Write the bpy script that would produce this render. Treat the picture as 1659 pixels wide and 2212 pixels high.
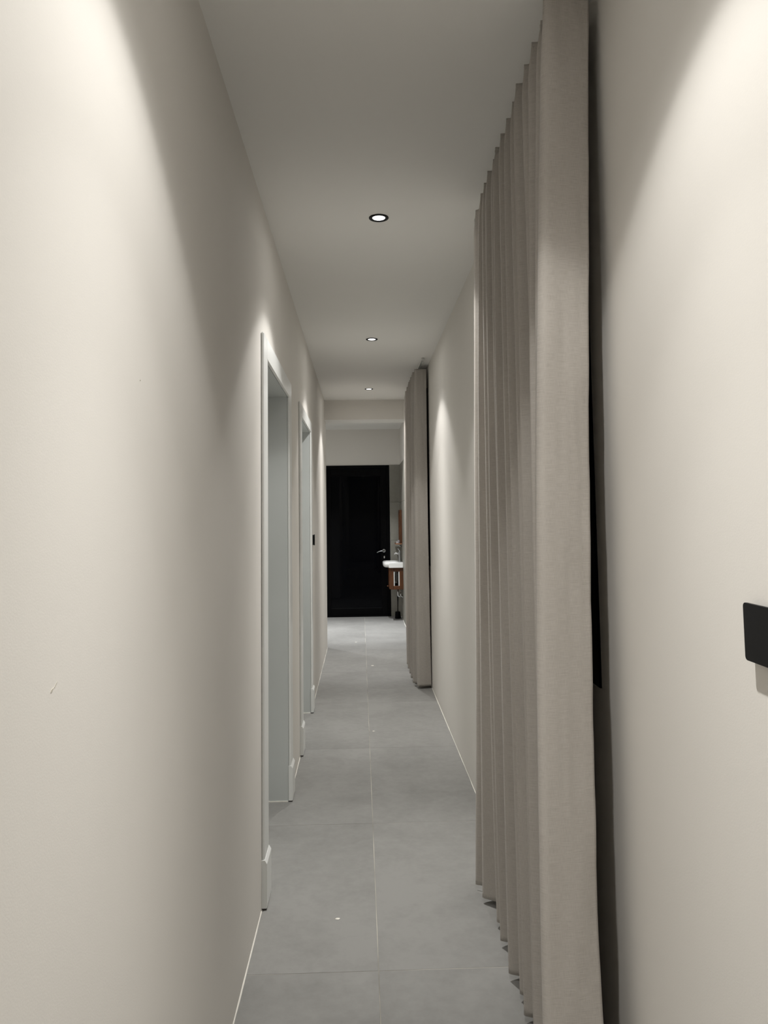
import bpy, math, random
from mathutils import Matrix, Vector, noise

for o in list(bpy.data.objects):
    bpy.data.objects.remove(o, do_unlink=True)
scene = bpy.context.scene
COL = scene.collection
random.seed(7)

# ------------------------------------------------------------------ camera
# 1659 x 2212 frame; pose solved from the wall, floor and ceiling lines
YAW, PITCH, ROLL = 0.0314, 0.0755, -0.0136
F_PX, CY_PX, CAM_H = 1660.75, 988.2, 1.47
fwd = Vector((math.sin(YAW)*math.cos(PITCH), math.cos(YAW)*math.cos(PITCH), math.sin(PITCH)))
rgt = Vector((math.cos(YAW), -math.sin(YAW), 0.0))
upv = rgt.cross(fwd)
r2 = rgt*math.cos(ROLL) + upv*math.sin(ROLL)
u2 = -rgt*math.sin(ROLL) + upv*math.cos(ROLL)
cam_data = bpy.data.cameras.new('camera')
cam_data.sensor_fit = 'VERTICAL'
cam_data.sensor_height = 36.0
cam_data.lens = F_PX/2212.0*36.0
cam_data.shift_y = -(1106.0-CY_PX)/2212.0
cam_data.clip_start = 0.02
cam_data.clip_end = 60
cam = bpy.data.objects.new('camera', cam_data)
COL.objects.link(cam)
cam.matrix_world = Matrix(((r2.x, u2.x, -fwd.x, 0), (r2.y, u2.y, -fwd.y, 0), (r2.z, u2.z, -fwd.z, CAM_H), (0, 0, 0, 1)))
scene.camera = cam

# ------------------------------------------------------------------ world and exposure (night: no daylight)
world = bpy.data.worlds.new('world')
scene.world = world
world.use_nodes = True
world.node_tree.nodes['Background'].inputs['Color'].default_value = (0.004, 0.006, 0.012, 1)
world.node_tree.nodes['Background'].inputs['Strength'].default_value = 1.0
scene.view_settings.view_transform = 'Standard'
scene.view_settings.look = 'None'
scene.view_settings.gamma = 1.0
scene.view_settings.use_curve_mapping = False
scene.view_settings.exposure = 2.12
LAMP_W = 42.0            # radiant power of one corridor downlight
BATH_W = 100.0            # the cooler downlights of the wash area
LAMP_COL = (1.0, 0.985, 0.955)
BATH_COL = (0.97, 0.985, 1.0)
CANDELA = [(0.0, 1.6), (0.14, 1.58), (0.26, 1.46), (0.36, 1.0), (0.46, 0.62), (0.60, 0.36), (0.74, 0.28), (0.82, 0.18), (0.87, 0.045), (0.97, 0.016), (1.3, 0.010), (1.55, 0.0)]

# ------------------------------------------------------------------ measures (metres)
XL, XR, H = -0.388, 0.593, 2.753
Y0, YH0, YH1, YF = -2.6, 8.467, 8.79, 11.385     # back wall, header front, header back, far wall
ZH = 2.536                                       # underside of header
XS = -2.4                                        # side wall of the wash area
XG = 0.042                                       # middle floor joint

# ------------------------------------------------------------------ mesh helpers
class MB:
    def __init__(self):
        self.v, self.f, self.uv = [], [], None
    def quad(self, a, b, c, d):
        n = len(self.v); self.v += [a, b, c, d]; self.f.append((n, n+1, n+2, n+3)); return self
    def box(self, x0, x1, y0, y1, z0, z1, ch=0.0):
        n = len(self.v)
        if ch <= 0:
            self.v += [(x, y, z) for z in (z0, z1) for y in (y0, y1) for x in (x0, x1)]
            for q in ((0, 2, 3, 1), (4, 5, 7, 6), (0, 1, 5, 4), (1, 3, 7, 5), (3, 2, 6, 7), (2, 0, 4, 6)):
                self.f.append(tuple(n+i for i in q))
            return self
        # chamfered box: three vertices at each corner
        idx = {}
        for k in range(8):
            sx, sy, sz = k & 1, (k >> 1) & 1, (k >> 2) & 1
            X, Y, Z = (x0, x1)[sx], (y0, y1)[sy], (z0, z1)[sz]
            dx, dy, dz = (ch, -ch)[sx], (ch, -ch)[sy], (ch, -ch)[sz]
            idx[k] = len(self.v)
            self.v += [(X, Y+dy, Z+dz), (X+dx, Y, Z+dz), (X+dx, Y+dy, Z)]
        c = (0.5*(x0+x1), 0.5*(y0+y1), 0.5*(z0+z1))
        def face(vs):
            p = [Vector(self.v[i]) for i in vs]
            nn = (p[1]-p[0]).cross(p[2]-p[0]); m = sum(p, Vector())/len(p)-Vector(c)
            self.f.append(tuple(vs if nn.dot(m) > 0 else reversed(vs)))
        for ax in range(3):
            a, b = [i for i in range(3) if i != ax]
            for s in (0, 1):
                ks = [(s << ax) | (i << a) | (j << b) for i, j in ((0, 0), (1, 0), (1, 1), (0, 1))]
                face([idx[k]+ax for k in ks])
            for i in (0, 1):
                for j in (0, 1):
                    k0 = (i << a) | (j << b); k1 = k0 | (1 << ax)
                    face([idx[k0]+a, idx[k0]+b, idx[k1]+b, idx[k1]+a])
        for k in range(8):
            face([idx[k], idx[k]+1, idx[k]+2])
        return self
    def rings(self, rings, close=True, cap0=False, cap1=False):
        n0 = len(self.v); m = len(rings[0])
        for r in rings: self.v += [tuple(p) for p in r]
        for i in range(len(rings)-1):
            for j in range(m if close else m-1):
                k = (j+1) % m
                self.f.append((n0+i*m+j, n0+i*m+k, n0+(i+1)*m+k, n0+(i+1)*m+j))
        if cap0: self.f.append(tuple(n0+j for j in reversed(range(m))))
        if cap1: self.f.append(tuple(n0+(len(rings)-1)*m+j for j in range(m)))
        return self
    def lathe(self, prof, cx=0, cy=0, n=32, cap0=True, cap1=True):
        return self.rings([[(cx+r*math.cos(2*math.pi*j/n), cy+r*math.sin(2*math.pi*j/n), z) for j in range(n)] for r, z in prof], True, cap0, cap1)
    def tube(self, pts, rad, n=10):
        pts = [Vector(p) for p in pts]; rr = rad if isinstance(rad, (list, tuple)) else [rad]*len(pts)
        out = []
        ref = Vector((0.31, 0.17, 0.93)).normalized()
        for i, p in enumerate(pts):
            t = (pts[min(i+1, len(pts)-1)]-pts[max(i-1, 0)]).normalized()
            if abs(t.dot(ref)) > 0.95: ref = Vector((1, 0, 0.1)).normalized()
            a = t.cross(ref).normalized(); b = t.cross(a)
            out.append([p+a*rr[i]*math.cos(2*math.pi*j/n)+b*rr[i]*math.sin(2*math.pi*j/n) for j in range(n)])
        return self.rings(out, True, True, True)
    def mesh(self, name, mat, smooth=False):
        me = bpy.data.meshes.new(name)
        me.from_pydata([tuple(p) for p in self.v], [], self.f)
        if self.uv:
            ul = me.uv_layers.new(name='UVMap')
            for lp in me.loops: ul.data[lp.index].uv = self.uv[lp.vertex_index]
        if mat: me.materials.append(mat)
        if smooth:
            for p in me.polygons: p.use_smooth = True
        me.update()
        return me
    def build(self, name, mat, parent=None, smooth=False, loc=None):
        o = bpy.data.objects.new(name, self.mesh(name, mat, smooth))
        COL.objects.link(o)
        if loc: o.location = loc
        if parent: o.parent = parent
        return o

def smooth_by_angle(o, deg=35):
    me = o.data
    me.polygons.foreach_set('use_smooth', [True]*len(me.polygons))
    try: me.set_sharp_from_angle(angle=math.radians(deg))
    except Exception: pass
    return o

def tag(o, label, cat, group=None):
    o['label'] = label; o['category'] = cat
    if group: o['group'] = group
    return o

def thing(name, label, cat, loc=(0, 0, 0), group=None):
    o = bpy.data.objects.new(name, None); o.empty_display_size = 0.05
    COL.objects.link(o); o.location = loc
    return tag(o, label, cat, group)

def struct(o, label=None):
    o['kind'] = 'structure'
    if label: o['label'] = label
    return o

def group_empty(name, loc=(0, 0, 0)):
    o = bpy.data.objects.new(name, None); o.empty_display_size = 0.05
    COL.objects.link(o); o.location = loc
    return o

# ------------------------------------------------------------------ materials
def srgb(r, g, b):
    def c(u):
        u /= 255.0
        return u/12.92 if u <= 0.04045 else ((u+0.055)/1.055)**2.4
    return (c(r), c(g), c(b), 1.0)

def new_mat(name):
    m = bpy.data.materials.new(name); m.use_nodes = True
    nt = m.node_tree
    return m, nt, nt.nodes['Principled BSDF']

def nd(nt, kind, **kw):
    n = nt.nodes.new(kind)
    for k, v in kw.items():
        if k in n.inputs: n.inputs[k].default_value = v
        else: setattr(n, k, v)
    return n

def simple(name, col, rough=0.5, metal=0.0, spec=None, nscale=0, namp=0.0, bump=0.0, bscale=200):
    m, nt, b = new_mat(name)
    b.inputs['Base Color'].default_value = col
    b.inputs['Roughness'].default_value = rough
    b.inputs['Metallic'].default_value = metal
    if spec is not None: b.inputs['Specular IOR Level'].default_value = spec
    tc = nd(nt, 'ShaderNodeTexCoord')
    if namp > 0:
        nz = nd(nt, 'ShaderNodeTexNoise', Scale=nscale, Detail=4.0)
        nt.links.new(tc.outputs['Object'], nz.inputs['Vector'])
        mr = nd(nt, 'ShaderNodeMapRange'); mr.inputs['From Min'].default_value = 0.3; mr.inputs['From Max'].default_value = 0.7
        mr.inputs['To Min'].default_value = 1-namp; mr.inputs['To Max'].default_value = 1+namp
        nt.links.new(nz.outputs['Fac'], mr.inputs['Value'])
        mx = nd(nt, 'ShaderNodeVectorMath', operation='SCALE')
        mx.inputs[0].default_value = col[:3]
        nt.links.new(mr.outputs['Result'], mx.inputs['Scale'])
        nt.links.new(mx.outputs['Vector'], b.inputs['Base Color'])
    if bump > 0:
        nb = nd(nt, 'ShaderNodeTexNoise', Scale=bscale, Detail=3.0)
        nt.links.new(tc.outputs['Object'], nb.inputs['Vector'])
        bp = nd(nt, 'ShaderNodeBump'); bp.inputs['Strength'].default_value = bump; bp.inputs['Distance'].default_value = 0.002
        nt.links.new(nb.outputs['Fac'], bp.inputs['Height'])
        nt.links.new(bp.outputs['Normal'], b.inputs['Normal'])
    return m

M_WALL = simple('wall_paint', (0.775, 0.748, 0.703, 1), 0.75, spec=0.25, nscale=1.3, namp=0.02, bump=0.06, bscale=350)
M_CEIL = simple('ceiling_paint', (0.86, 0.85, 0.82, 1), 0.9, spec=0.2, nscale=1.0, namp=0.012, bump=0.04, bscale=300)
M_TRIM = simple('white_trim_gloss', (0.80, 0.81, 0.79, 1), 0.32, nscale=3, namp=0.02, bump=0.05, bscale=12)
M_LINING = simple('shaded_white_lining', (0.56, 0.585, 0.575, 1), 0.35, nscale=2, namp=0.02)  # white trim paint darkened: shade of the door reveals put into the colour
M_CAULK = simple('white_caulk', (0.86, 0.83, 0.76, 1), 0.5, nscale=25, namp=0.08)
M_DIRT = simple('dark_gap', (0.03, 0.026, 0.022, 1), 0.9, nscale=60, namp=0.3)
M_GROUT = simple('pale_grout', (0.40, 0.38, 0.335, 1), 0.85, nscale=2.2, namp=0.6)
M_BLACK = simple('black_aluminium', (0.002, 0.002, 0.0024, 1), 0.45, spec=0.06, nscale=30, namp=0.1)
M_BLACKPL = simple('black_plastic', (0.0075, 0.0078, 0.0085, 1), 0.45, spec=0.15, nscale=200, namp=0.1)
M_GLASSD = simple('night_glass', (0.0008, 0.001, 0.0018, 1), 0.03, spec=0.07, nscale=3, namp=0.2)
M_CHROME = simple('chrome', (0.72, 0.73, 0.74, 1), 0.12, metal=1.0, nscale=30, namp=0.02)
M_STEEL = simple('brushed_steel', (0.42, 0.43, 0.44, 1), 0.3, metal=1.0, nscale=40, namp=0.05)
M_CERAMIC = simple('white_ceramic', (0.82, 0.82, 0.80, 1), 0.1, nscale=4, namp=0.01)
M_WHITEPL = simple('white_plastic', (0.66, 0.66, 0.63, 1), 0.4, nscale=20, namp=0.02)
M_HOSE = simple('braided_hose', (0.30, 0.27, 0.22, 1), 0.45, metal=0.5, nscale=300, namp=0.3)
M_CLEAR = simple('frosted_clear', (0.55, 0.53, 0.54, 1), 0.08, nscale=20, namp=0.1)
M_COPPER = simple('copper_trim', (0.62, 0.30, 0.17, 1), 0.28, metal=0.8, nscale=30, namp=0.05)
M_MIRROR = simple('mirror_silver', (0.8, 0.82, 0.82, 1), 0.02, metal=1.0, nscale=2, namp=0.01)
M_SMUDGE = simple('wall_scuff', (0.46, 0.43, 0.37, 1), 0.8, nscale=40, namp=0.2)
M_FLECK = simple('paint_fleck_white', (0.83, 0.80, 0.72, 1), 0.6, nscale=50, namp=0.05)

def wood():
    m, nt, b = new_mat('red_brown_wood')
    tc = nd(nt, 'ShaderNodeTexCoord'); mp = nd(nt, 'ShaderNodeMapping'); mp.inputs['Scale'].default_value = (30, 30, 2.5)
    nz = nd(nt, 'ShaderNodeTexNoise', Scale=3.0, Detail=6.0)
    cr = nd(nt, 'ShaderNodeValToRGB')
    cr.color_ramp.elements[0].color = (0.045, 0.014, 0.004, 1); cr.color_ramp.elements[1].color = (0.115, 0.04, 0.011, 1)
    cr.color_ramp.elements[0].position = 0.3; cr.color_ramp.elements[1].position = 0.72
    nt.links.new(tc.outputs['Object'], mp.inputs['Vector']); nt.links.new(mp.outputs['Vector'], nz.inputs['Vector'])
    nt.links.new(nz.outputs['Fac'], cr.inputs['Fac']); nt.links.new(cr.outputs['Color'], b.inputs['Base Color'])
    b.inputs['Roughness'].default_value = 0.4
    return m
M_WOOD = wood()

def tile_mat(name, c0, c1, rough, seed):
    m, nt, b = new_mat(name)
    tc = nd(nt, 'ShaderNodeTexCoord'); oi = nd(nt, 'ShaderNodeObjectInfo')
    geo = nd(nt, 'ShaderNodeNewGeometry')
    off = nd(nt, 'ShaderNodeVectorMath', operation='SCALE'); off.inputs[0].default_value = (17.3+seed, 9.1, 5.7)
    nt.links.new(oi.outputs['Random'], off.inputs['Scale'])
    add = nd(nt, 'ShaderNodeVectorMath', operation='ADD')
    nt.links.new(geo.outputs['Position'], add.inputs[0]); nt.links.new(off.outputs['Vector'], add.inputs[1])
    n1 = nd(nt, 'ShaderNodeTexNoise', Scale=2.6, Detail=5.0, Roughness=0.55, Distortion=0.4)
    n2 = nd(nt, 'ShaderNodeTexNoise', Scale=22.0, Detail=5.0, Roughness=0.65)
    nt.links.new(add.outputs['Vector'], n1.inputs['Vector']); nt.links.new(add.outputs['Vector'], n2.inputs['Vector'])
    mxv = nd(nt, 'ShaderNodeMath', operation='MULTIPLY_ADD'); mxv.inputs[1].default_value = 0.6; 
    nt.links.new(n2.outputs['Fac'], mxv.inputs[0]); nt.links.new(n1.outputs['Fac'], mxv.inputs[2])
    rv = nd(nt, 'ShaderNodeMath', operation='MULTIPLY_ADD'); rv.inputs[1].default_value = 0.10
    nt.links.new(oi.outputs['Random'], rv.inputs[0]); nt.links.new(mxv.outputs[0], rv.inputs[2])
    cr = nd(nt, 'ShaderNodeValToRGB')
    cr.color_ramp.elements[0].position = 0.54; cr.color_ramp.elements[1].position = 1.0
    cr.color_ramp.elements[0].color = c0; cr.color_ramp.elements[1].color = c1
    nt.links.new(rv.outputs[0], cr.inputs['Fac']); nt.links.new(cr.outputs['Color'], b.inputs['Base Color'])
    b.inputs['Roughness'].default_value = rough
    b.inputs['Specular IOR Level'].default_value = 0.35
    bp = nd(nt, 'ShaderNodeBump'); bp.inputs['Strength'].default_value = 0.08; bp.inputs['Distance'].default_value = 0.001
    n3 = nd(nt, 'ShaderNodeTexNoise', Scale=90.0, Detail=3.0); nt.links.new(add.outputs['Vector'], n3.inputs['Vector'])
    nt.links.new(n3.outputs['Fac'], bp.inputs['Height']); nt.links.new(bp.outputs['Normal'], b.inputs['Normal'])
    return m
M_TILE = tile_mat('cement_floor_tile', (0.205, 0.202, 0.192, 1), (0.275, 0.271, 0.259, 1), 0.55, 0)
M_WTILE = tile_mat('cement_wall_tile', (0.215, 0.205, 0.175, 1), (0.27, 0.26, 0.225, 1), 0.5, 3)

def fabric():
    m, nt, b = new_mat('greige_linen')
    uv = nd(nt, 'ShaderNodeUVMap'); uv.uv_map = 'UVMap'
    def weave(sx, sy, det):
        mp = nd(nt, 'ShaderNodeMapping'); mp.inputs['Scale'].default_value = (sx, sy, 1)
        nz = nd(nt, 'ShaderNodeTexNoise', Scale=1.0, Detail=det, Roughness=0.6)
        nt.links.new(uv.outputs['UV'], mp.inputs['Vector']); nt.links.new(mp.outputs['Vector'], nz.inputs['Vector'])
        return nz
    a = weave(34, 800, 3.0); c = weave(950, 50, 2.0); g = weave(6, 3, 2.0)
    ad = nd(nt, 'ShaderNodeMath', operation='MULTIPLY_ADD'); ad.inputs[1].default_value = 0.55
    nt.links.new(c.outputs['Fac'], ad.inputs[0]); nt.links.new(a.outputs['Fac'], ad.inputs[2])
    ad2 = nd(nt, 'ShaderNodeMath', operation='MULTIPLY_ADD'); ad2.inputs[1].default_value = 0.15
    nt.links.new(g.outputs['Fac'], ad2.inputs[0]); nt.links.new(ad.outputs[0], ad2.inputs[2])
    cr = nd(nt, 'ShaderNodeValToRGB')
    cr.color_ramp.elements[0].position = 0.60; cr.color_ramp.elements[1].position = 1.12 if False else 1.0
    cr.color_ramp.elements[0].color = (0.51, 0.472, 0.43, 1); cr.color_ramp.elements[1].color = (0.635, 0.596, 0.55, 1)
    nt.links.new(ad2.outputs[0], cr.inputs['Fac']); nt.links.new(cr.outputs['Color'], b.inputs['Base Color'])
    b.inputs['Roughness'].default_value = 0.8
    b.inputs['Specular IOR Level'].default_value = 0.25
    b.inputs['Sheen Weight'].default_value = 0.12
    b.inputs['Sheen Roughness'].default_value = 0.5
    bp = nd(nt, 'ShaderNodeBump'); bp.inputs['Strength'].default_value = 0.25; bp.inputs['Distance'].default_value = 0.0008
    nt.links.new(ad.outputs[0], bp.inputs['Height']); nt.links.new(bp.outputs['Normal'], b.inputs['Normal'])
    tr = nd(nt, 'ShaderNodeBsdfTranslucent'); nt.links.new(cr.outputs['Color'], tr.inputs['Color'])
    mx = nd(nt, 'ShaderNodeMixShader'); mx.inputs[0].default_value = 0.2
    nt.links.new(b.outputs[0], mx.inputs[1]); nt.links.new(tr.outputs[0], mx.inputs[2])
    nt.links.new(mx.outputs[0], nt.nodes['Material Output'].inputs['Surface'])
    return m
M_FABRIC = fabric()

def emissive(name, col, s):
    m, nt, b = new_mat(name)
    b.inputs['Base Color'].default_value = (0.8, 0.8, 0.8, 1)
    b.inputs['Emission Color'].default_value = col
    b.inputs['Emission Strength'].default_value = s
    return m
M_LENS = emissive('lit_lens', (1.0, 0.99, 0.97, 1), 1.0)

# ------------------------------------------------------------------ setting: floor and its tiles
fl = MB(); fl.box(XS-0.1, 0.85, Y0-0.1, YF+0.1, -0.12, -0.0012)
floor = struct(fl.build('floor', M_GROUT), 'floor of large grey cement tiles with thin pale joints')
ys = [2.609+1.2*i for i in range(-4, 8)]
ys = [Y0-0.1]+[y for y in ys if y > Y0+0.05]+[YF+0.05]
G = 0.0013
tile_cache = {}
def tile_mesh(w, l, t, mat, nm):
    key = (round(w, 3), round(l, 3), round(t, 4), mat.name)
    if key not in tile_cache:
        tile_cache[key] = MB().box(-w/2, w/2, -l/2, l/2, -t, 0, 0.0006).mesh(nm, mat)
    return tile_cache[key]
def lay_tile(x0, x1, y0, y1, jz=0.0):
    o = bpy.data.objects.new('tile', tile_mesh(x1-x0-2*G, y1-y0-2*G, 0.010, M_TILE, 'tile'))
    COL.objects.link(o); o.location = ((x0+x1)/2, (y0+y1)/2, jz); o.parent = floor
for i in range(len(ys)-1):
    a, b_ = ys[i], ys[i+1]
    lay_tile(XG, XG+0.6, a, b_, random.uniform(-0.0003, 0.0))
    lay_tile(XG-0.6, XG, a, b_, random.uniform(-0.0003, 0.0))
    if b_ > YH1-0.2:
        aa = max(a, YH1-0.22)
        for k in (1, 2, 3):
            lay_tile(max(XG-0.6*(k+1), XS-0.08), XG-0.6*k, aa, b_, 0.0)

# ------------------------------------------------------------------ setting: ceiling, walls
TH = 0.2
ceil = MB(); ceil.box(XS-0.1, 0.85, Y0-0.1, YF+0.1, H, H+0.12)
struct(ceil.build('ceiling', M_CEIL), 'plain off-white painted ceiling')

D1 = dict(o0=3.02, i0=3.14, i1=4.13, o1=4.25, zi=2.125, zo=2.205)
D2 = dict(o0=4.87, i0=5.00, i1=5.92, o1=6.045, zi=2.13, zo=2.203)
wl = MB()
for a, b_ in ((Y0, D1['i0']), (D1['i1'], D2['i0']), (D2['i1'], YH1)):
    wl.box(XL-TH, XL, a, b_, 0, H)
for d in (D1, D2):
    wl.box(XL-TH, XL, d['i0'], d['i1'], d['zi'], H)
wall_left = struct(wl.build('wall_left', M_WALL), 'long cream painted corridor wall with two doorways')

W1 = dict(y0=1.925, y1=3.0, z0=1.035, z1=2.575)
W2 = dict(y0=6.60, y1=7.70, z0=1.035, z1=2.575)
wr = MB()
for a, b_ in ((Y0, W1['y0']), (W1['y1'], W2['y0']), (W2['y1'], YF+0.1)):
    wr.box(XR, XR+TH, a, b_, 0, H)
for w in (W1, W2):
    wr.box(XR, XR+TH, w['y0'], w['y1'], 0, w['z0']); wr.box(XR, XR+TH, w['y0'], w['y1'], w['z1'], H)
wall_right = struct(wr.build('wall_right', M_WALL), 'cream painted corridor wall behind the curtains')

DX0, DX1, DZ = -0.575, 0.432, 2.218
wf = MB()
wf.box(XS, DX0, YF, YF+0.15, 0, H); wf.box(DX1, XR, YF, YF+0.15, 0, H); wf.box(DX0, DX1, YF, YF+0.15, DZ, H)
wall_far = struct(wf.build('wall_far', M_WALL), 'cream wall above the black glass door')
struct(MB().box(XL, XR, Y0-0.1, Y0, 0, H).build('wall_back', M_WALL), 'cream wall closing the corridor behind the camera')
struct(MB().box(XS-0.1, XS, YH1-TH, YF+0.1, 0, H).build('wall_side', M_WALL), 'cream side wall of the wash area')
struct(MB().box(XS, XL-TH, YH1-TH, YH1, 0, H).build('wall_return', M_WALL), 'cream return wall of the wash area')
struct(MB().box(XL, XR, YH0, YH1, ZH, H).build('wall_header', M_WALL), 'cream beam dropping below the ceiling at the corridor end')
MB().box(XL, XR, YH0+0.001, YH1-0.001, ZH-0.0015, ZH-0.0001).build('soffit', M_CEIL, bpy.data.objects['wall_header'])

# wall tiles of the wash area: four courses up to door height
TROW = 2.222/4
def wall_tile(parent, x0, x1, y0, y1, z0, z1):
    g = 0.0012
    if x1-x0 < 0.05: m = MB().box(x0, x1, y0+g, y1-g, z0+g, z1-g, 0.0008)
    else: m = MB().box(x0+g, x1-g, y0, y1, z0+g, z1-g, 0.0008)
    m.build('tile', M_WTILE, parent)
for r in range(4):
    z0, z1 = r*TROW, (r+1)*TROW
    for a, b_ in ((YH1, 9.60), (9.60, 10.80), (10.80, YF-0.009)):
        wall_tile(wall_right, XR-0.008, XR-0.0003, a, b_, z0, z1)
    wall_tile(wall_far, DX1+0.002, XR-0.0005, YF-0.008, YF-0.0003, z0, z1)
    for a, b_ in ((-2.4, -1.8), (-1.8, -1.2), (-1.2, DX0)):
        wall_tile(wall_far, a, b_, YF-0.008, YF-0.0003, z0, z1)

# caulk beads along the foot of the walls
def bead(name, x, sgn, y0, y1, seed):
    n = max(4, int((y1-y0)/0.03)); rr = []
    for i in range(n+1):
        y = y0+(y1-y0)*i/n
        k = noise.noise((y*2.1, seed, 0.3)); k2 = noise.noise((y*9.0, seed, 1.3))
        w = max(0.0010, 0.0034+0.0028*k+0.0012*k2)
        rr.append([(x, y, -0.0005), (x+sgn*w, y, -0.0005), (x+sgn*w*0.85, y, w*0.35), (x+sgn*w*0.3, y, w*0.8), (x, y, w)])
    o = MB().rings(rr, True, True, True).build(name, M_CAULK)
    o['label'] = 'irregular white caulk bead along the foot of the wall'
    return struct(o)
bead('trim_1', XL, 1, Y0, D1['o0']-0.002, 1.0)
bead('trim_2', XL, 1, D1['o1']+0.002, D2['o0']-0.002, 2.0)
bead('trim_3', XL, 1, D2['o1']+0.002, YH1, 3.0)
bead('trim_4', XR, -1, Y0, YH1, 4.0)
bead('trim_5', XR-0.008, -1, YH1, YF-0.009, 5.0)

# scuffs on the left wall: thin marks on the paint
def scuff(y, z, ly, lz, seed, ang=0.0):
    n = 14; pts = []
    for j in range(n):
        a = 2*math.pi*j/n; k = 1+0.45*noise.noise((math.cos(a)*1.3, math.sin(a)*1.3, seed))
        p, q = ly*k*math.cos(a), lz*k*math.sin(a)
        pts.append((XL+0.0006, y+p*math.cos(ang)-q*math.sin(ang), z+p*math.sin(ang)+q*math.cos(ang)))
    base = [(XL-0.0002, p[1], p[2]) for p in pts]
    return MB().rings([base, pts], True, False, True).build('scuff_mark', M_SMUDGE, wall_left)
scuff(0.992, 1.258, 0.0045, 0.0014, 2.0, 0.35)
scuff(1.003, 1.262, 0.006, 0.0007, 5.0, 0.6)
scuff(1.361, 1.715, 0.002, 0.0011, 9.0)

# ------------------------------------------------------------------ left doorways
def doorway(name, d, label):
    root = struct(group_empty(name, (XL, (d['i0']+d['i1'])/2, 0)), label)
    ox, oy = XL, (d['i0']+d['i1'])/2
    def B(nm, x0, x1, y0, y1, z0, z1, mat=M_TRIM, ch=0.003):
        return MB().box(x0-ox, x1-ox, y0-oy, y1-oy, z0, z1, ch).build(nm, mat, root)
    t = 0.012; lip = 0.012
    # casing around the opening, mitred look with two uprights and a head
    B('casing', XL, XL+t, d['o0'], d['i0']+lip, 0.165, d['zo'], ch=0.004)
    B('casing', XL, XL+t, d['i1']-lip, d['o1'], 0.165, d['zo'], ch=0.004)
    B('head_casing', XL, XL+t+0.0008, d['i0']-0.02, d['i1']+0.02, d['zi']-lip, d['zo']-0.0005, ch=0.004)
    # lining of the reveal
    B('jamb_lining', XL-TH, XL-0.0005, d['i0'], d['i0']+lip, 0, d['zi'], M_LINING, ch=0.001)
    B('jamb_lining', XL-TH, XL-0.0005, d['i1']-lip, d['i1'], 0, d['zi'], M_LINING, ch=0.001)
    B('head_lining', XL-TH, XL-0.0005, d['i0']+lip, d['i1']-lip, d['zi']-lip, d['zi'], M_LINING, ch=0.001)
    # plinth blocks with sloping tops
    for a, b_ in ((d['o0']-0.004, d['i0']+lip+0.004), (d['i1']-lip-0.004, d['o1']+0.004)):
        x0, x1 = -0.0, t+0.009
        ya, yb = a-oy, b_-oy; z0, z1, z2 = 0.006, 0.166, 0.180
        m = MB(); c = 0.003
        prof = [(x0, z0), (x1-c, z0), (x1, z0+c), (x1, z1), (t+0.001, z2), (x0, z2)]
        m.rings([[(px, ya, pz) for px, pz in prof], [(px, yb, pz) for px, pz in prof]], True, False, False)
        n = len(m.v)-12
        m.f.append(tuple(n+j for j in range(6))); m.f.append(tuple(n+6+j for j in reversed(range(6))))
        pl = m.build('plinth_block', M_TRIM, root)
        pl['label'] = 'white plinth block with sloping top'
        B('dirt_gap', XL, XL+t+0.006, a+0.002, b_-0.002, -0.0005, 0.0065, M_DIRT, 0.0)
    # caulk at the foot of the far reveal
    B('caulk_line', XL-TH, XL-0.003, d['i1']-lip-0.004, d['i1']-lip+0.001, 0.0, 0.004, M_CAULK, 0.0)
    # flush white leaf closed at the room side of the wall
    leaf = B('door_leaf', XL-TH+0.004, XL-TH+0.044, d['i0']+lip+0.003, d['i1']-lip-0.003, 0.008, d['zi']-lip-0.003, ch=0.002)
    hy = d['i0']+lip+0.06-oy
    hm = MB(); hx = XL-TH+0.044-ox
    hm.tube([(hx, hy, 1.0), (hx+0.045, hy, 1.0), (hx+0.05, hy+0.01, 1.0), (hx+0.05, hy+0.12, 1.0)], 0.008)
    hm.build('handle', M_STEEL, leaf, True)
    return root
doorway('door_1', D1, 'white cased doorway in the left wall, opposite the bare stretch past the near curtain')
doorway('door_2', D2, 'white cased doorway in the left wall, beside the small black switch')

# ------------------------------------------------------------------ windows behind the curtains
def window(name, w, label):
    root = struct(group_empty(name, (XR, (w['y0']+w['y1'])/2, w['z0'])), label)
    oy, oz = (w['y0']+w['y1'])/2, w['z0']
    y0, y1, z1 = w['y0']-oy+0.001, w['y1']-oy-0.001, w['z1']-oz-0.001
    f = 0.055
    def B(nm, x0, x1, a, b_, c, e, mat=M_BLACK, ch=0.002):
        return MB().box(x0, x1, a, b_, c, e, ch).build(nm, mat, root)
    B('window_frame', -0.006, 0.07, y0, y0+f, 0.001, z1); B('window_frame', -0.006, 0.07, y1-f, y1, 0.001, z1)
    B('window_frame', -0.006, 0.07, y0+f, y1-f, 0.001, f); B('window_frame', -0.006, 0.07, y0+f, y1-f, z1-f, z1)
    B('mullion', 0.0, 0.06, -0.03, 0.03, f, z1-f)
    B('window_pane', 0.03, 0.036, y0+f, -0.03, f, z1-f, M_GLASSD, 0.0)
    B('window_pane', 0.03, 0.036, 0.03, y1-f, f, z1-f, M_GLASSD, 0.0)
    return root
window('window_1', W1, 'black framed window hidden behind the near curtain')
window('window_2', W2, 'black framed window hidden behind the far curtain')

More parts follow.
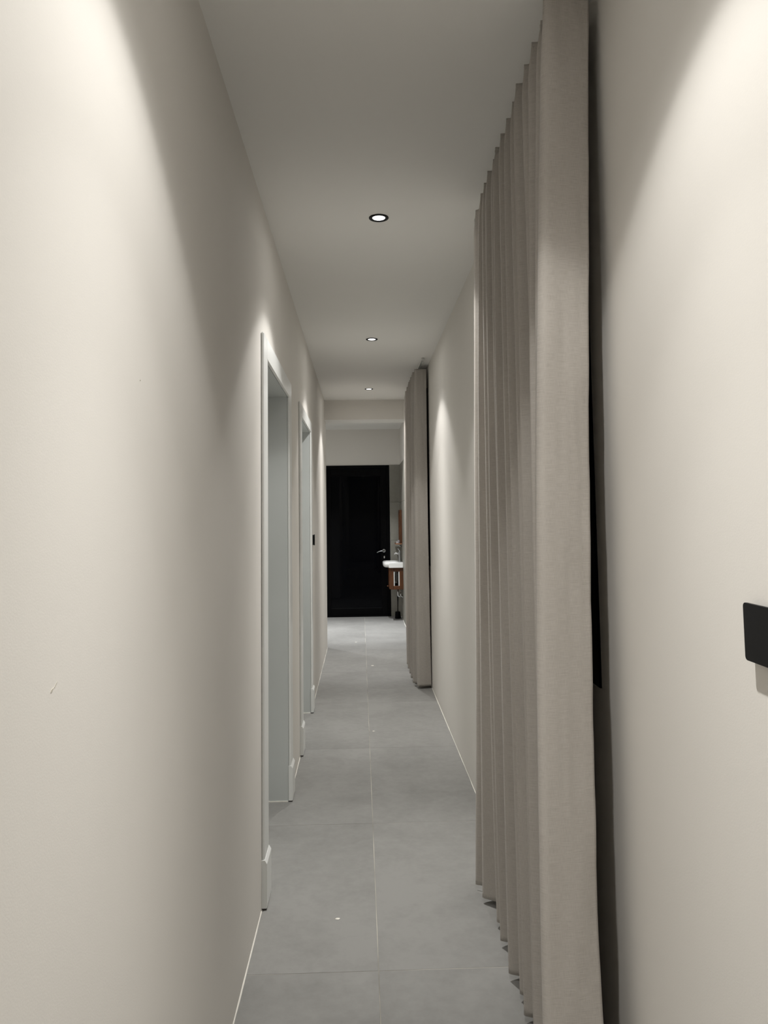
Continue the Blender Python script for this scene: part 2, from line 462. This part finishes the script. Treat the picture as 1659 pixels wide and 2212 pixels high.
# ------------------------------------------------------------------ black glass door at the far end
d3 = struct(group_empty('door_3', ((DX0+DX1)/2, YF, 0)), 'black aluminium glass door at the end of the corridor')
ox = (DX0+DX1)/2; hw = (DX1-DX0)/2-0.001
def D(nm, x0, x1, y0, y1, z0, z1, mat=M_BLACK, ch=0.0015, par=d3):
    return MB().box(x0, x1, y0, y1, z0, z1, ch).build(nm, mat, par)
D('door_frame', -hw, -hw+0.045, -0.012, 0.10, 0.001, DZ-0.001); D('door_frame', hw-0.045, hw, -0.012, 0.10, 0.001, DZ-0.001)
D('door_frame', -hw+0.045, hw-0.045, -0.012, 0.10, DZ-0.05, DZ-0.001)
D('threshold', -hw+0.045, hw-0.045, -0.008, 0.10, 0.001, 0.022)
s0, s1 = -hw+0.047, hw-0.047
D('stile', s0, s0+0.085, 0.004, 0.06, 0.025, DZ-0.053); D('stile', s1-0.085, s1, 0.004, 0.06, 0.025, DZ-0.053)
D('bottom_rail', s0+0.085, s1-0.085, 0.004, 0.06, 0.025, 0.122); D('top_rail', s0+0.085, s1-0.085, 0.004, 0.06, DZ-0.16, DZ-0.053)
D('glass_pane', s0+0.085, s1-0.085, 0.022, 0.032, 0.122, DZ-0.16, M_GLASSD, 0.0)
D('glazing_bead', s0+0.085, s1-0.085, 0.010, 0.0215, 0.122, 0.128, M_BLACKPL, 0.0)
hx = 0.338-ox
ro = MB(); ro.rings([[(hx+r*math.cos(2*math.pi*j/24), y, 0.955+r*math.sin(2*math.pi*j/24)) for j in range(24)] for r, y in ((0.024, 0.004), (0.024, -0.004), (0.012, -0.006), (0.010, -0.03))], True, True, True)
rose = smooth_by_angle(ro.build('rosette', M_STEEL, d3))
lv = MB(); lv.tube([(hx, -0.03, 0.955), (hx-0.012, -0.044, 0.955), (hx-0.035, -0.048, 0.954), (hx-0.075, -0.048, 0.946), (hx-0.105, -0.046, 0.930)], [0.010, 0.010, 0.008, 0.007, 0.006])
lv.build('lever_handle', M_STEEL, d3, True)
kh = MB(); kh.rings([[(hx+0.004+0.009*math.cos(2*math.pi*j/20), y, 0.862+0.018*math.sin(2*math.pi*j/20)) for j in range(20)] for y in (0.004, -0.005)], True, True, True)
kh.build('keyhole_plate', M_CHROME, d3)

# ------------------------------------------------------------------ downlights
def lamp_nodes(ld, col):
    ld.use_nodes = True
    nt = ld.node_tree
    em = nt.nodes['Emission']
    tc = nt.nodes.new('ShaderNodeTexCoord')
    sp = nt.nodes.new('ShaderNodeSeparateXYZ')
    nt.links.new(tc.outputs['Normal'], sp.inputs[0])
    ab = nt.nodes.new('ShaderNodeMath'); ab.operation = 'ABSOLUTE'
    nt.links.new(sp.outputs['Z'], ab.inputs[0])
    ac = nt.nodes.new('ShaderNodeMath'); ac.operation = 'ARCCOSINE'
    nt.links.new(ab.outputs[0], ac.inputs[0])
    sc = nt.nodes.new('ShaderNodeMath'); sc.operation = 'DIVIDE'; sc.inputs[1].default_value = 1.6
    nt.links.new(ac.outputs[0], sc.inputs[0])
    cr = nt.nodes.new('ShaderNodeValToRGB')       # candela curve over 0..1.6 rad of half angle
    pts = [(r/1.6, v/1.6) for r, v in CANDELA]
    el = cr.color_ramp.elements
    el[0].position, el[0].color = pts[0][0], (pts[0][1],)*3+(1,)
    el[1].position, el[1].color = pts[-1][0], (pts[-1][1],)*3+(1,)
    for p, v in pts[1:-1]:
        e = el.new(p); e.color = (v, v, v, 1)
    nt.links.new(sc.outputs[0], cr.inputs['Fac'])
    nt.links.new(cr.outputs['Color'], em.inputs['Strength'])
    em.inputs['Color'].default_value = (*col, 1)

def downlight(x, y, label, power, col, first=[None]):
    root = thing('downlight', label, 'downlight', (x, y, H), 'recessed downlights in the ceiling')
    if first[0] is None:
        ring = MB(); n = 40
        prof = [(0.0425, 0.0), (0.0425, -0.003), (0.041, -0.0045), (0.034, -0.0045), (0.0285, -0.003), (0.0275, -0.0012)]
        ring = ring.lathe(prof, n=n, cap0=False, cap1=False).mesh('bezel_ring', M_BLACKPL, True)
        lens = MB().lathe([(0.0275, -0.0008), (0.0268, -0.0022), (0.022, -0.0028), (0.010, -0.0032), (0.0005, -0.0033)], n=n, cap0=True, cap1=True).mesh('lens', M_LENS, True)
        first[0] = (ring, lens)
    for nm, me in zip(('bezel_ring', 'lens'), first[0]):
        o = bpy.data.objects.new(nm, me); COL.objects.link(o); o.parent = root
    ld = bpy.data.lights.new('downlight_beam', 'SPOT')
    ld.energy = power; ld.spot_size = math.radians(178); ld.spot_blend = 0.02; ld.shadow_soft_size = 0.022
    lamp_nodes(ld, col)
    lo = bpy.data.objects.new('downlight_beam', ld); COL.objects.link(lo)
    lo.parent = root; lo.location = (0, 0, -0.028)
    return root
downlight(0.093, 3.23, 'lit recessed downlight with black rim, in the ceiling above the near doorway', LAMP_W, LAMP_COL)
downlight(0.096, 5.52, 'lit recessed downlight with black rim, in the ceiling above the second doorway', LAMP_W, LAMP_COL)
downlight(0.099, 7.72, 'lit recessed downlight with black rim, in the ceiling just before the dropped beam', LAMP_W, LAMP_COL)
downlight(0.098, 1.10, 'lit recessed downlight with black rim, in the ceiling above the near end of the curtain', LAMP_W, LAMP_COL)
downlight(0.093, -1.20, 'lit recessed downlight with black rim, in the ceiling near the closed end', LAMP_W, LAMP_COL)
downlight(0.10, 9.95, 'lit recessed downlight with black rim, in the wash area ceiling before the glass door', BATH_W, BATH_COL)
downlight(-1.40, 10.0, 'lit recessed downlight with black rim, in the ceiling beside the wash area side wall', BATH_W, BATH_COL)

# ------------------------------------------------------------------ curtains
def interp(tab, t):
    if t <= tab[0][0]: return tab[0][1]
    for (a, va), (b_, vb) in zip(tab, tab[1:]):
        if t <= b_: return va+(vb-va)*(t-a)/(b_-a)
    return tab[-1][1]

ZT, ZB = 2.712, 0.022
def curtain(label, top_y, bot_y, fronts, seed, end_w, jit=1.0):
    """top_y / bot_y: y of every fold front at heading and hem, from the far fold to the near one"""
    rnd = random.Random(seed)
    nf = len(top_y)
    y_end = min(top_y)
    root = thing('curtain', label, 'curtain', (0.52, (top_y[0]+top_y[-1])/2, ZB), 'linen curtains on the right wall')
    ox, oy, oz = 0.52, (top_y[0]+top_y[-1])/2, ZB
    jf = [((-0.006 if i % 2 else 0.006)+rnd.uniform(-0.004, 0.004))*jit for i in range(nf+1)]
    jf[0] = -0.002*jit
    def front(i, t, y):
        a, m, b_ = (interp(tb, y) for tb in fronts)
        # parabola through heading, middle and hem
        v = a*(t-0.47)*(t-1)/0.47+m*t*(t-1)/(0.47*(0.47-1))+b_*t*(t-0.47)/(1-0.47)
        if i < nf-1: v += jf[i]*(0.3+0.9*t)+0.004*jit*noise.noise((i*2.3, 0.9*(1-t)*2.7, seed+4.0))
        return v
    xf_end = lambda t: front(nf-1, t, top_y[-1])
    jb = [rnd.uniform(-0.012, 0.006) for _ in range(nf+1)]
    SEG = 18
    zs = [ZT, ZT-0.012, ZT-0.03, ZT-0.055, ZT-0.075, ZT-0.10, ZT-0.14, ZT-0.2]
    z = ZT-0.27
    while z > 0.16: zs.append(z); z -= 0.045
    zs += [0.13, 0.112, 0.108, 0.085, 0.06, 0.04, ZB]
    rows, uvs = [], []
    for z in zs:
        t = (ZT-z)/(ZT-ZB)                         # 0 heading, 1 hem
        pinch = math.exp(-((ZT-z)/0.06)**2)        # pleats gathered at the tape
        yf = [top_y[i]+(bot_y[i]-top_y[i])*t+0.010*noise.noise((i*3.7, z*1.1, seed))*math.sin(math.pi*min(1, t*1.2)) for i in range(nf)]
        pts = []
        for i in range(nf-1):
            a, b_ = yf[i], yf[i+1]
            xf0, xf1 = front(i, t, a), front(i+1, t, b_)
            lim = (xf_end(t)+end_w(t))*((a+b_)/2)/yf[-1]-0.012
            xb = min(0.566+jb[i]*(1-0.5*pinch), lim)
            for k in range(SEG):
                u = k/SEG
                c = math.cos(2*math.pi*u)
                xf = xf0+(xf1-xf0)*u
                # flattened fronts near the tape, rounder lower down
                s = c*(1-0.18*pinch)
                x = (xf+xb)/2-(xb-xf)/2*s
                w = -0.30+0.35*noise.noise((i*1.9, z*0.5, seed+9.0))
                yy = a+(b_-a)*(u+w*math.sin(4*math.pi*u)/(4*math.pi))
                yy += 0.012*pinch*math.sin(2*math.pi*u)
                pts.append((x, yy))
        # end panel: turns back towards the wall, facing along the corridor
        x0 = xf_end(t); ye = yf[-1]
        ww = end_w(t)
        for k in range(1, 25):
            u = k/24
            ang = min(1.0, u/0.16)
            px = x0+ww*(u*0.97+0.03*u*u)
            cy = -0.020*math.sin(ang*math.pi/2)+0.014*max(0, (u-0.16)/0.84)**1.4
            wr = 0.0035*noise.noise((px*22, z*3.2, seed+2.0))+0.0018*noise.noise((px*60, z*13.0, seed+6.0))*(0.3+u)
            if u > 0.55: wr += 0.009*(u-0.55)/0.45*(0.4+0.6*t)*noise.noise((2.1+px*8, z*8.0+px*14, seed+1.0))
            pts.append((px, ye+cy+wr))
        rows.append([(p[0]-ox, p[1]-oy, z-oz) for p in pts])
    # arc length for the weave
    ref = rows[len(rows)//2]; s = [0.0]
    for p, q in zip(ref, ref[1:]): s.append(s[-1]+math.hypot(q[0]-p[0], q[1]-p[1]))
    def part(name, i0, i1, thick, back):
        rs = []
        for i in range(i0, i1+1):
            r = rows[i]; out = []
            for j, p in enumerate(r):
                q0, q1 = r[max(j-1, 0)], r[min(j+1, len(r)-1)]
                tx, ty = q1[0]-q0[0], q1[1]-q0[1]; L = math.hypot(tx, ty) or 1.0
                out.append((p[0]+ty/L*back*SIDE, p[1]-tx/L*back*SIDE, p[2]))
            rs.append(out)
        m = MB(); m.rings(rs, False)
        m.uv = [(s[j], zs[i]) for i in range(i0, i1+1) for j in range(len(s))]
        o = m.build(name, M_FABRIC, root, True)
        sm = o.modifiers.new('cloth thickness', 'SOLIDIFY'); sm.thickness = thick; sm.offset = 0
        return o
    SIDE = -1
    ih = zs.index(0.108)
    part('fabric', 0, len(zs)-1, 0.0016, 0)
    h = part('hem', ih, len(zs)-2, 0.0012, 0.0018); h['label'] = 'turned-up bottom hem of the curtain'
    part('heading_tape', 1, 5, 0.0012, 0.0018)
    # slim hooks reaching up to the rail
    for i in range(0, nf-1, 1):
        hk = MB(); y = top_y[i]-oy-0.02
        hk.tube([(0.545-ox, y, ZT-0.03-oz), (0.528-ox, y, ZT-0.006-oz), (0.523-ox, y, ZT+0.003-oz)], 0.0016, 6)
        hk.build('hook', M_WHITEPL, root, True)
    return root

top1 = [3.05, 2.885, 2.79, 2.69, 2.598, 2.51, 2.418, 2.32, 2.222, 2.125, 2.03, 1.93, 1.840, 1.760]
bot1 = [3.125, 3.02, 2.842, 2.722, 2.63, 2.535, 2.43, 2.33, 2.225, 2.13, 2.03, 1.935, 1.845, 1.760]
fr1 = ([(1.76, 0.450), (1.84, 0.455), (2.4, 0.464), (2.8, 0.469), (3.05, 0.478)],
       [(1.76, 0.398), (1.84, 0.418), (1.93, 0.438), (2.03, 0.452), (2.3, 0.459), (2.6, 0.460), (2.88, 0.457), (3.06, 0.461)],
       [(1.76, 0.380), (1.84, 0.420), (2.0, 0.445), (2.3, 0.461), (2.8, 0.467), (3.02, 0.452), (3.12, 0.438)])
wid1 = [(0.0, 0.116), (0.25, 0.123), (0.47, 0.128), (0.8, 0.132), (1.0, 0.146)]
curtain('greige linen curtain in many narrow folds, beside the bare near wall and black switch', top1, bot1,
        fr1, 3, lambda t: interp(wid1, t))
n2 = 11
top2 = [7.76-i*(7.76-6.48)/(n2-1) for i in range(n2)]
bot2 = [7.74-i*(7.74-6.66)/(n2-1) for i in range(n2)]
for i in range(1, n2-1):
    d_ = random.uniform(-0.018, 0.018); top2[i] += d_; bot2[i] += d_*0.6+random.uniform(-0.01, 0.01)
fr2 = ([(6.48, 0.470), (6.6, 0.458), (7.2, 0.452), (7.76, 0.458)],
       [(6.48, 0.464), (6.6, 0.446), (7.2, 0.438), (7.76, 0.446)],
       [(6.66, 0.466), (6.75, 0.446), (7.2, 0.440), (7.74, 0.446)])
wid2 = [(0.0, 0.104), (0.5, 0.110), (1.0, 0.121)]
curtain('greige linen curtain in narrow folds, hanging just before the wash area', top2, bot2,
        fr2, 11, lambda t: interp(wid2, t), 1.3)

def track(label, y0, y1, glide_y):
    x, L2 = 0.523, (y1-y0)/2
    root = thing('curtain_track', label, 'curtain track', (x, (y0+y1)/2, H), 'white ceiling curtain tracks')
    m = MB(); m.box(-0.0115, 0.0115, -L2, L2, -0.004, 0.0); m.box(-0.0115, -0.0095, -L2, L2, -0.017, -0.004); m.box(0.0095, 0.0115, -L2, L2, -0.017, -0.004)
    m.box(-0.0095, -0.004, -L2, L2, -0.017, -0.0155); m.box(0.004, 0.0095, -L2, L2, -0.017, -0.0155)
    m.build('rail', M_WHITEPL, root)
    for s in (-1, 1):
        MB().box(-0.0135, 0.0135, s*L2-(0.010 if s > 0 else 0.004), s*L2+(0.004 if s > 0 else 0.010), -0.022, -0.0005, 0.002).build('end_cap', M_WHITEPL, root)
    for gy in glide_y:
        g = MB(); g.box(-0.003, 0.003, gy-(y0+y1)/2-0.004, gy-(y0+y1)/2+0.004, -0.024, -0.0155, 0.001)
        g.tube([(0.006*math.cos(a), gy-(y0+y1)/2, -0.030+0.006*math.sin(a)) for a in [2*math.pi*k/12 for k in range(13)]], 0.0013, 6)
        g.build('glider', M_WHITEPL, root)
track('white ceiling track carrying the near curtain', 1.60, 3.25, [y-0.02 for y in top1[:-1]])
track('white ceiling track with open end, carrying the far curtain', 6.20, 7.95, [6.235, 6.26]+[y-0.02 for y in top2[:-1]])

# ------------------------------------------------------------------ wall switches
def wall_switch(label, x, sgn, y, z, tilt=0.0):
    root = thing('light_switch', label, 'light switch', (x, y, z), 'black wall switches')
    def rr(half, rad, xx, n=6):
        pts = []
        for cx, cz, a0 in ((half-rad, half-rad, 0), (-half+rad, half-rad, 90), (-half+rad, -half+rad, 180), (half-rad, -half+rad, 270)):
            for k in range(n+1):
                a = math.radians(a0+90*k/n); pts.append((xx, cx+rad*math.cos(a), cz+rad*math.sin(a)))
        return pts
    bk = MB(); bk.rings([rr(0.040, 0.005, 0.0), rr(0.040, 0.005, sgn*0.007), rr(0.039, 0.005, sgn*0.0078)], True, True, True).build('back_plate', M_BLACKPL, root)
    fp = MB(); fp.rings([rr(0.0425, 0.006, sgn*0.0110), rr(0.043, 0.006, sgn*0.0116), rr(0.043, 0.006, sgn*0.0150), rr(0.0425, 0.0058, sgn*0.0157)], True, True, True)
    f = smooth_by_angle(fp.build('rocker_plate', M_BLACKPL, root), 40)
    MB().box(min(0, sgn*0.0115), max(0, sgn*0.0115), -0.02, 0.02, -0.02, 0.02).build('spacer', M_BLACKPL, root)
    return root
wall_switch('square black wall switch on the bare wall beside the near curtain', XR, -1, 1.119, 1.289)
wall_switch('small black wall switch just past the second white doorway', XL, 1, 6.25, 1.283)

# ------------------------------------------------------------------ wash area
TX = XR-0.008                                    # face of the wall tiles
BY0, BY1 = 10.75, 11.25
# basin
bs = thing('wash_basin', 'white ceramic wash basin with a rounded bowl, on the wooden cabinet', 'basin', (0.45, 11.0, 0.744))
def sup(cx, cy, a, b_, z, e=3.2, n=48):
    out = []
    for j in range(n):
        t = 2*math.pi*j/n; c, s_ = math.cos(t), math.sin(t)
        out.append((cx+a*math.copysign(abs(c)**(2/e), c), cy+b_*math.copysign(abs(s_)**(2/e), s_), z))
    return out
bw = MB(); cx, cy = 0.42-0.45, 0.0
bw.rings([sup(cx, cy, 0.070, 0.15, 0.0005), sup(cx, cy, 0.092, 0.188, 0.003), sup(cx, cy, 0.108, 0.215, 0.016), sup(cx, cy, 0.115, 0.224, 0.038),
          sup(cx, cy, 0.115, 0.224, 0.060), sup(cx, cy, 0.112, 0.221, 0.073), sup(cx, cy, 0.106, 0.215, 0.077), sup(cx, cy, 0.099, 0.207, 0.073),
          sup(cx, cy, 0.092, 0.195, 0.050), sup(cx, cy, 0.075, 0.16, 0.022), sup(cx, cy, 0.03, 0.06, 0.012)], True, True, True)
bw.build('bowl', M_CERAMIC, bs, True)
dk = MB()
dk.box(0.385-0.45, TX-0.001-0.45, BY0-11.0, BY0-11.0+0.032, 0.0, 0.071, 0.004)
dk.box(0.385-0.45, TX-0.001-0.45, BY1-11.0-0.032, BY1-11.0, 0.0, 0.071, 0.004)
dk.box(0.515-0.45, TX-0.0012-0.45, BY0-11.0+0.03, BY1-11.0-0.03, 0.0, 0.0708, 0.003)
dk.box(0.40-0.45, 0.52-0.45, BY0-11.0+0.03, BY1-11.0-0.03, 0.0, 0.012)
dk.build('deck', M_CERAMIC, bs)
MB().lathe([(0.018, 0.013), (0.018, 0.016), (0.010, 0.017), (0.002, 0.0165)], cx, cy, 20).build('drain', M_CHROME, bs, True)

# cabinet
cb = thing('vanity_cabinet', 'reddish brown wooden vanity cabinet with open framed sides, under the white basin', 'cabinet', (0.49, 11.0, 0.445))
def C(nm, x0, x1, y0, y1, z0, z1, mat=M_WOOD, ch=0.0015, par=cb):
    return MB().box(x0-0.49, x1-0.49, y0-11.0, y1-11.0, z0-0.445, z1-0.445, ch).build(nm, mat, par)
CX0, CX1, CY0, CY1, CZ0, CZ1 = 0.390, TX-0.001, 10.77, 11.23, 0.445, 0.743
for a, b_ in ((CY0, CY0+0.018), (CY1-0.018, CY1)):
    C('stile', CX0+0.018, CX0+0.060, a, b_, CZ0, CZ1); C('stile', CX1-0.052, CX1, a, b_, CZ0, CZ1)
    C('rail', CX0+0.060, CX1-0.052, a, b_, CZ1-0.05, CZ1); C('rail', CX0+0.060, CX1-0.052, a, b_, CZ0, CZ0+0.05)
    C('white_liner', CX0+0.055, CX0+0.074, (a if a < 11 else b_-0.018)+0.004, (a if a < 11 else b_-0.018)+0.014, CZ0+0.05, CZ1-0.05, M_WHITEPL, 0.0)
    C('white_liner', CX1-0.067, CX1-0.048, (a if a < 11 else b_-0.018)+0.004, (a if a < 11 else b_-0.018)+0.014, CZ0+0.05, CZ1-0.05, M_WHITEPL, 0.0)
MB().lathe([(0.016, 0.10), (0.022, 0.105), (0.022, 0.20), (0.014, 0.21), (0.014, 0.29)], 0.005, -0.07, 20).build('trap_bottle', M_WHITEPL, cb, True)
front = C('door', CX0, CX0+0.018, CY0+0.001, CY1-0.001, CZ0+0.006, CZ1-0.002)
kb = MB(); kb.tube([(CX0-0.49, 0.0, 0.03), (CX0-0.49-0.012, 0.0, 0.03), (CX0-0.49-0.02, 0.0, 0.03)], [0.005, 0.006, 0.010], 14)
kb.build('knob', M_COPPER, front, True)
C('bottom_panel', CX0+0.018, CX1, CY0+0.018, CY1-0.018, CZ0, CZ0+0.014)

# faucet with its supply hoses
fa = thing('basin_faucet', 'tall chrome basin faucet with dark spout, on the basin deck', 'faucet', (0.548, 10.96, 0.815))
smooth_by_angle(MB().lathe([(0.024, 0.0), (0.024, 0.005), (0.020, 0.007), (0.020, 0.138), (0.019, 0.145), (0.004, 0.147)], n=28).build('body', M_STEEL, fa), 40)
sp = MB(); sp.tube([(-0.012, 0, 0.108), (-0.04, 0, 0.122), (-0.065, 0, 0.121), (-0.078, 0, 0.108)], [0.011, 0.010, 0.009, 0.009], 12)
sp.build('spout', M_CHROME, fa, True)
lvr = MB(); lvr.tube([(0.0, 0, 0.146), (-0.002, 0, 0.160), (-0.012, 0, 0.172), (-0.03, 0, 0.190)], [0.010, 0.009, 0.006, 0.005], 12)
lvr.build('lever', M_CHROME, fa, True)
for k, dy in enumerate((-0.05, 0.03)):
    hs = MB(); P = []
    for i in range(17):
        t = i/16
        P.append((-0.005-0.075*math.sin(math.pi*t)-0.03*t*(1-k), dy+0.06*math.sin(2.4*t+k), -0.082-0.235*math.sin(math.pi*t*0.62)))
    hs.tube([(x_+0.548-0.49, y_+10.96-11.0, z_+0.815-0.445) for x_, y_, z_ in P], 0.006, 8); hs.build('supply_hose', M_HOSE, cb, True)

# drain pipe and valve
pp = thing('drain_pipe', 'chrome drain trap below the wooden vanity cabinet', 'pipe', (0.53, 11.04, 0.30))
q = MB(); q.tube([(-0.01, 0, 0.144), (-0.01, 0, 0.05), (-0.006, 0, 0.03), (0.004, 0, 0.022), (0.03, 0, 0.022), (TX-0.53-0.003, 0, 0.022)], 0.012, 14)
q.build('trap_pipe', M_CHROME, pp, True)
q = MB(); q.rings([[(x_, r*math.cos(2*math.pi*j/24), 0.022+r*math.sin(2*math.pi*j/24)) for j in range(24)] for r, x_ in ((0.028, TX-0.53-0.0005), (0.027, TX-0.53-0.006), (0.013, TX-0.53-0.012))], True, True, True)
q.build('wall_flange', M_CHROME, pp, True)
va = thing('angle_valve', 'small chrome angle valve on the tiled wall below the vanity', 'valve', (TX, 10.86, 0.345))
q = MB(); q.tube([(-0.001, 0, 0), (-0.03, 0, 0), (-0.036, 0, 0.006), (-0.036, 0, 0.05)], 0.008, 12); q.build('valve_body', M_CHROME, va, True)
q = MB(); q.tube([(-0.03, 0, 0), (-0.05, 0, 0), (-0.055, 0, 0)], [0.006, 0.013, 0.011], 14); q.build('valve_knob', M_CHROME, va, True)
q = MB(); q.tube([(-0.036, 0, 0.05), (-0.034, 0.005, 0.08), (-0.036, 0.01, 0.0995)], 0.006, 8); q.build('riser_hose', M_HOSE, va, True)

# mirror, shelf and what stands on it
mr = thing('wall_mirror', 'mirror in a narrow reddish wood frame on the tiled wall above the basin', 'mirror', (TX, 11.13, 1.315))
def Mi(nm, x0, x1, y0, y1, z0, z1, mat=M_WOOD, ch=0.002):
    return MB().box(x0, x1, y0, y1, z0, z1, ch).build(nm, mat, mr)
Mi('frame_upright', -0.030, -0.0005, -0.20, -0.165, -0.235, 0.235); Mi('frame_upright', -0.030, -0.0005, 0.165, 0.20, -0.235, 0.235)
Mi('frame_rail', -0.030, -0.0005, -0.165, 0.165, 0.20, 0.235); Mi('frame_rail', -0.030, -0.0005, -0.165, 0.165, -0.235, -0.20)
Mi('mirror_pane', -0.014, -0.004, -0.165, 0.165, -0.20, 0.20, M_MIRROR, 0.0)
sh = thing('wall_shelf', 'narrow copper-edged wooden shelf below the mirror', 'shelf', (TX, 11.13, 1.062))
MB().box(-0.092, -0.0005, -0.20, 0.20, 0.0, 0.012, 0.002).build('board', M_WOOD, sh)
MB().box(-0.096, -0.0925, -0.20, 0.20, 0.0005, 0.0135, 0.0008).build('front_edge', M_COPPER, sh)
MB().box(-0.092, -0.004, -0.2035, -0.2005, 0.0005, 0.0135, 0.0008).build('side_edge', M_COPPER, sh)
for dy in (-0.15, 0.15):
    MB().tube([(-0.001, dy, -0.035), (-0.03, dy, -0.03), (-0.06, dy, -0.001)], 0.004, 8).build('bracket', M_CHROME, sh, True)
jar = thing('glass_jar', 'small clear jar with shiny lid on the copper-edged shelf', 'jar', (TX-0.068, 10.965, 1.0742))
smooth_by_angle(MB().lathe([(0.013, 0.0), (0.015, 0.004), (0.015, 0.022), (0.012, 0.026)], n=20).build('jar_body', M_CLEAR, jar), 40)
smooth_by_angle(MB().lathe([(0.0135, 0.026), (0.0135, 0.034), (0.012, 0.036)], n=20).build('lid', M_CHROME, jar), 40)
cup = thing('tumbler', 'greyish tumbler standing by the mirror on the copper-edged shelf', 'tumbler', (TX-0.046, 11.02, 1.0742))
smooth_by_angle(MB().lathe([(0.012, 0.0), (0.0155, 0.045), (0.0145, 0.045), (0.011, 0.003)], n=20).build('tumbler_body', M_CLEAR, cup), 40)

# toilet brush
tb = thing('toilet_brush', 'black toilet brush in a tapered holder on the floor below the basin', 'toilet brush', (0.517, 11.13, 0.0))
smooth_by_angle(MB().lathe([(0.043, 0.0005), (0.043, 0.004), (0.0365, 0.094), (0.033, 0.099), (0.010, 0.1005)], n=28).build('holder', M_BLACK, tb), 40)
MB().tube([(0.0, 0, 0.098), (0.001, 0, 0.16), (0.003, 0, 0.24), (0.004, 0, 0.30), (0.004, 0, 0.332), (0.004, 0, 0.336)], [0.007, 0.006, 0.007, 0.010, 0.010, 0.006], 14).build('handle', M_BLACK, tb, True)

# ------------------------------------------------------------------ dried paint flecks on the floor
def fleck(x, y, r, seed, label):
    n = 14
    def ring(k, z): return [(r*k*(1.5+0.6*noise.noise((math.cos(a)*1.5, math.sin(a)*1.5, seed)))*math.cos(a), r*k*(1+0.5*noise.noise((math.cos(a)*1.5, math.sin(a)*1.5, seed)))*math.sin(a), z) for a in [2*math.pi*j/n for j in range(n)]]
    o = MB().rings([ring(1.0, 0.0), ring(0.85, 0.0008), ring(0.4, 0.0012)], True, True, True).build('paint_fleck', M_FLECK, None, True, (x, y, 0.0))
    tag(o, label, 'paint fleck', 'white paint flecks on the floor tiles')
fleck(-0.100, 2.94, 0.0065, 1.0, 'white paint fleck on the floor tile before the near doorway')
fleck(0.073, 5.39, 0.006, 2.0, 'white paint fleck beside the middle joint, before the second doorway')
fleck(0.100, 7.70, 0.011, 3.0, 'larger white paint fleck beside the joint near the far curtain')
fleck(-0.071, 9.13, 0.009, 4.0, 'white paint fleck on the bright floor of the wash area')
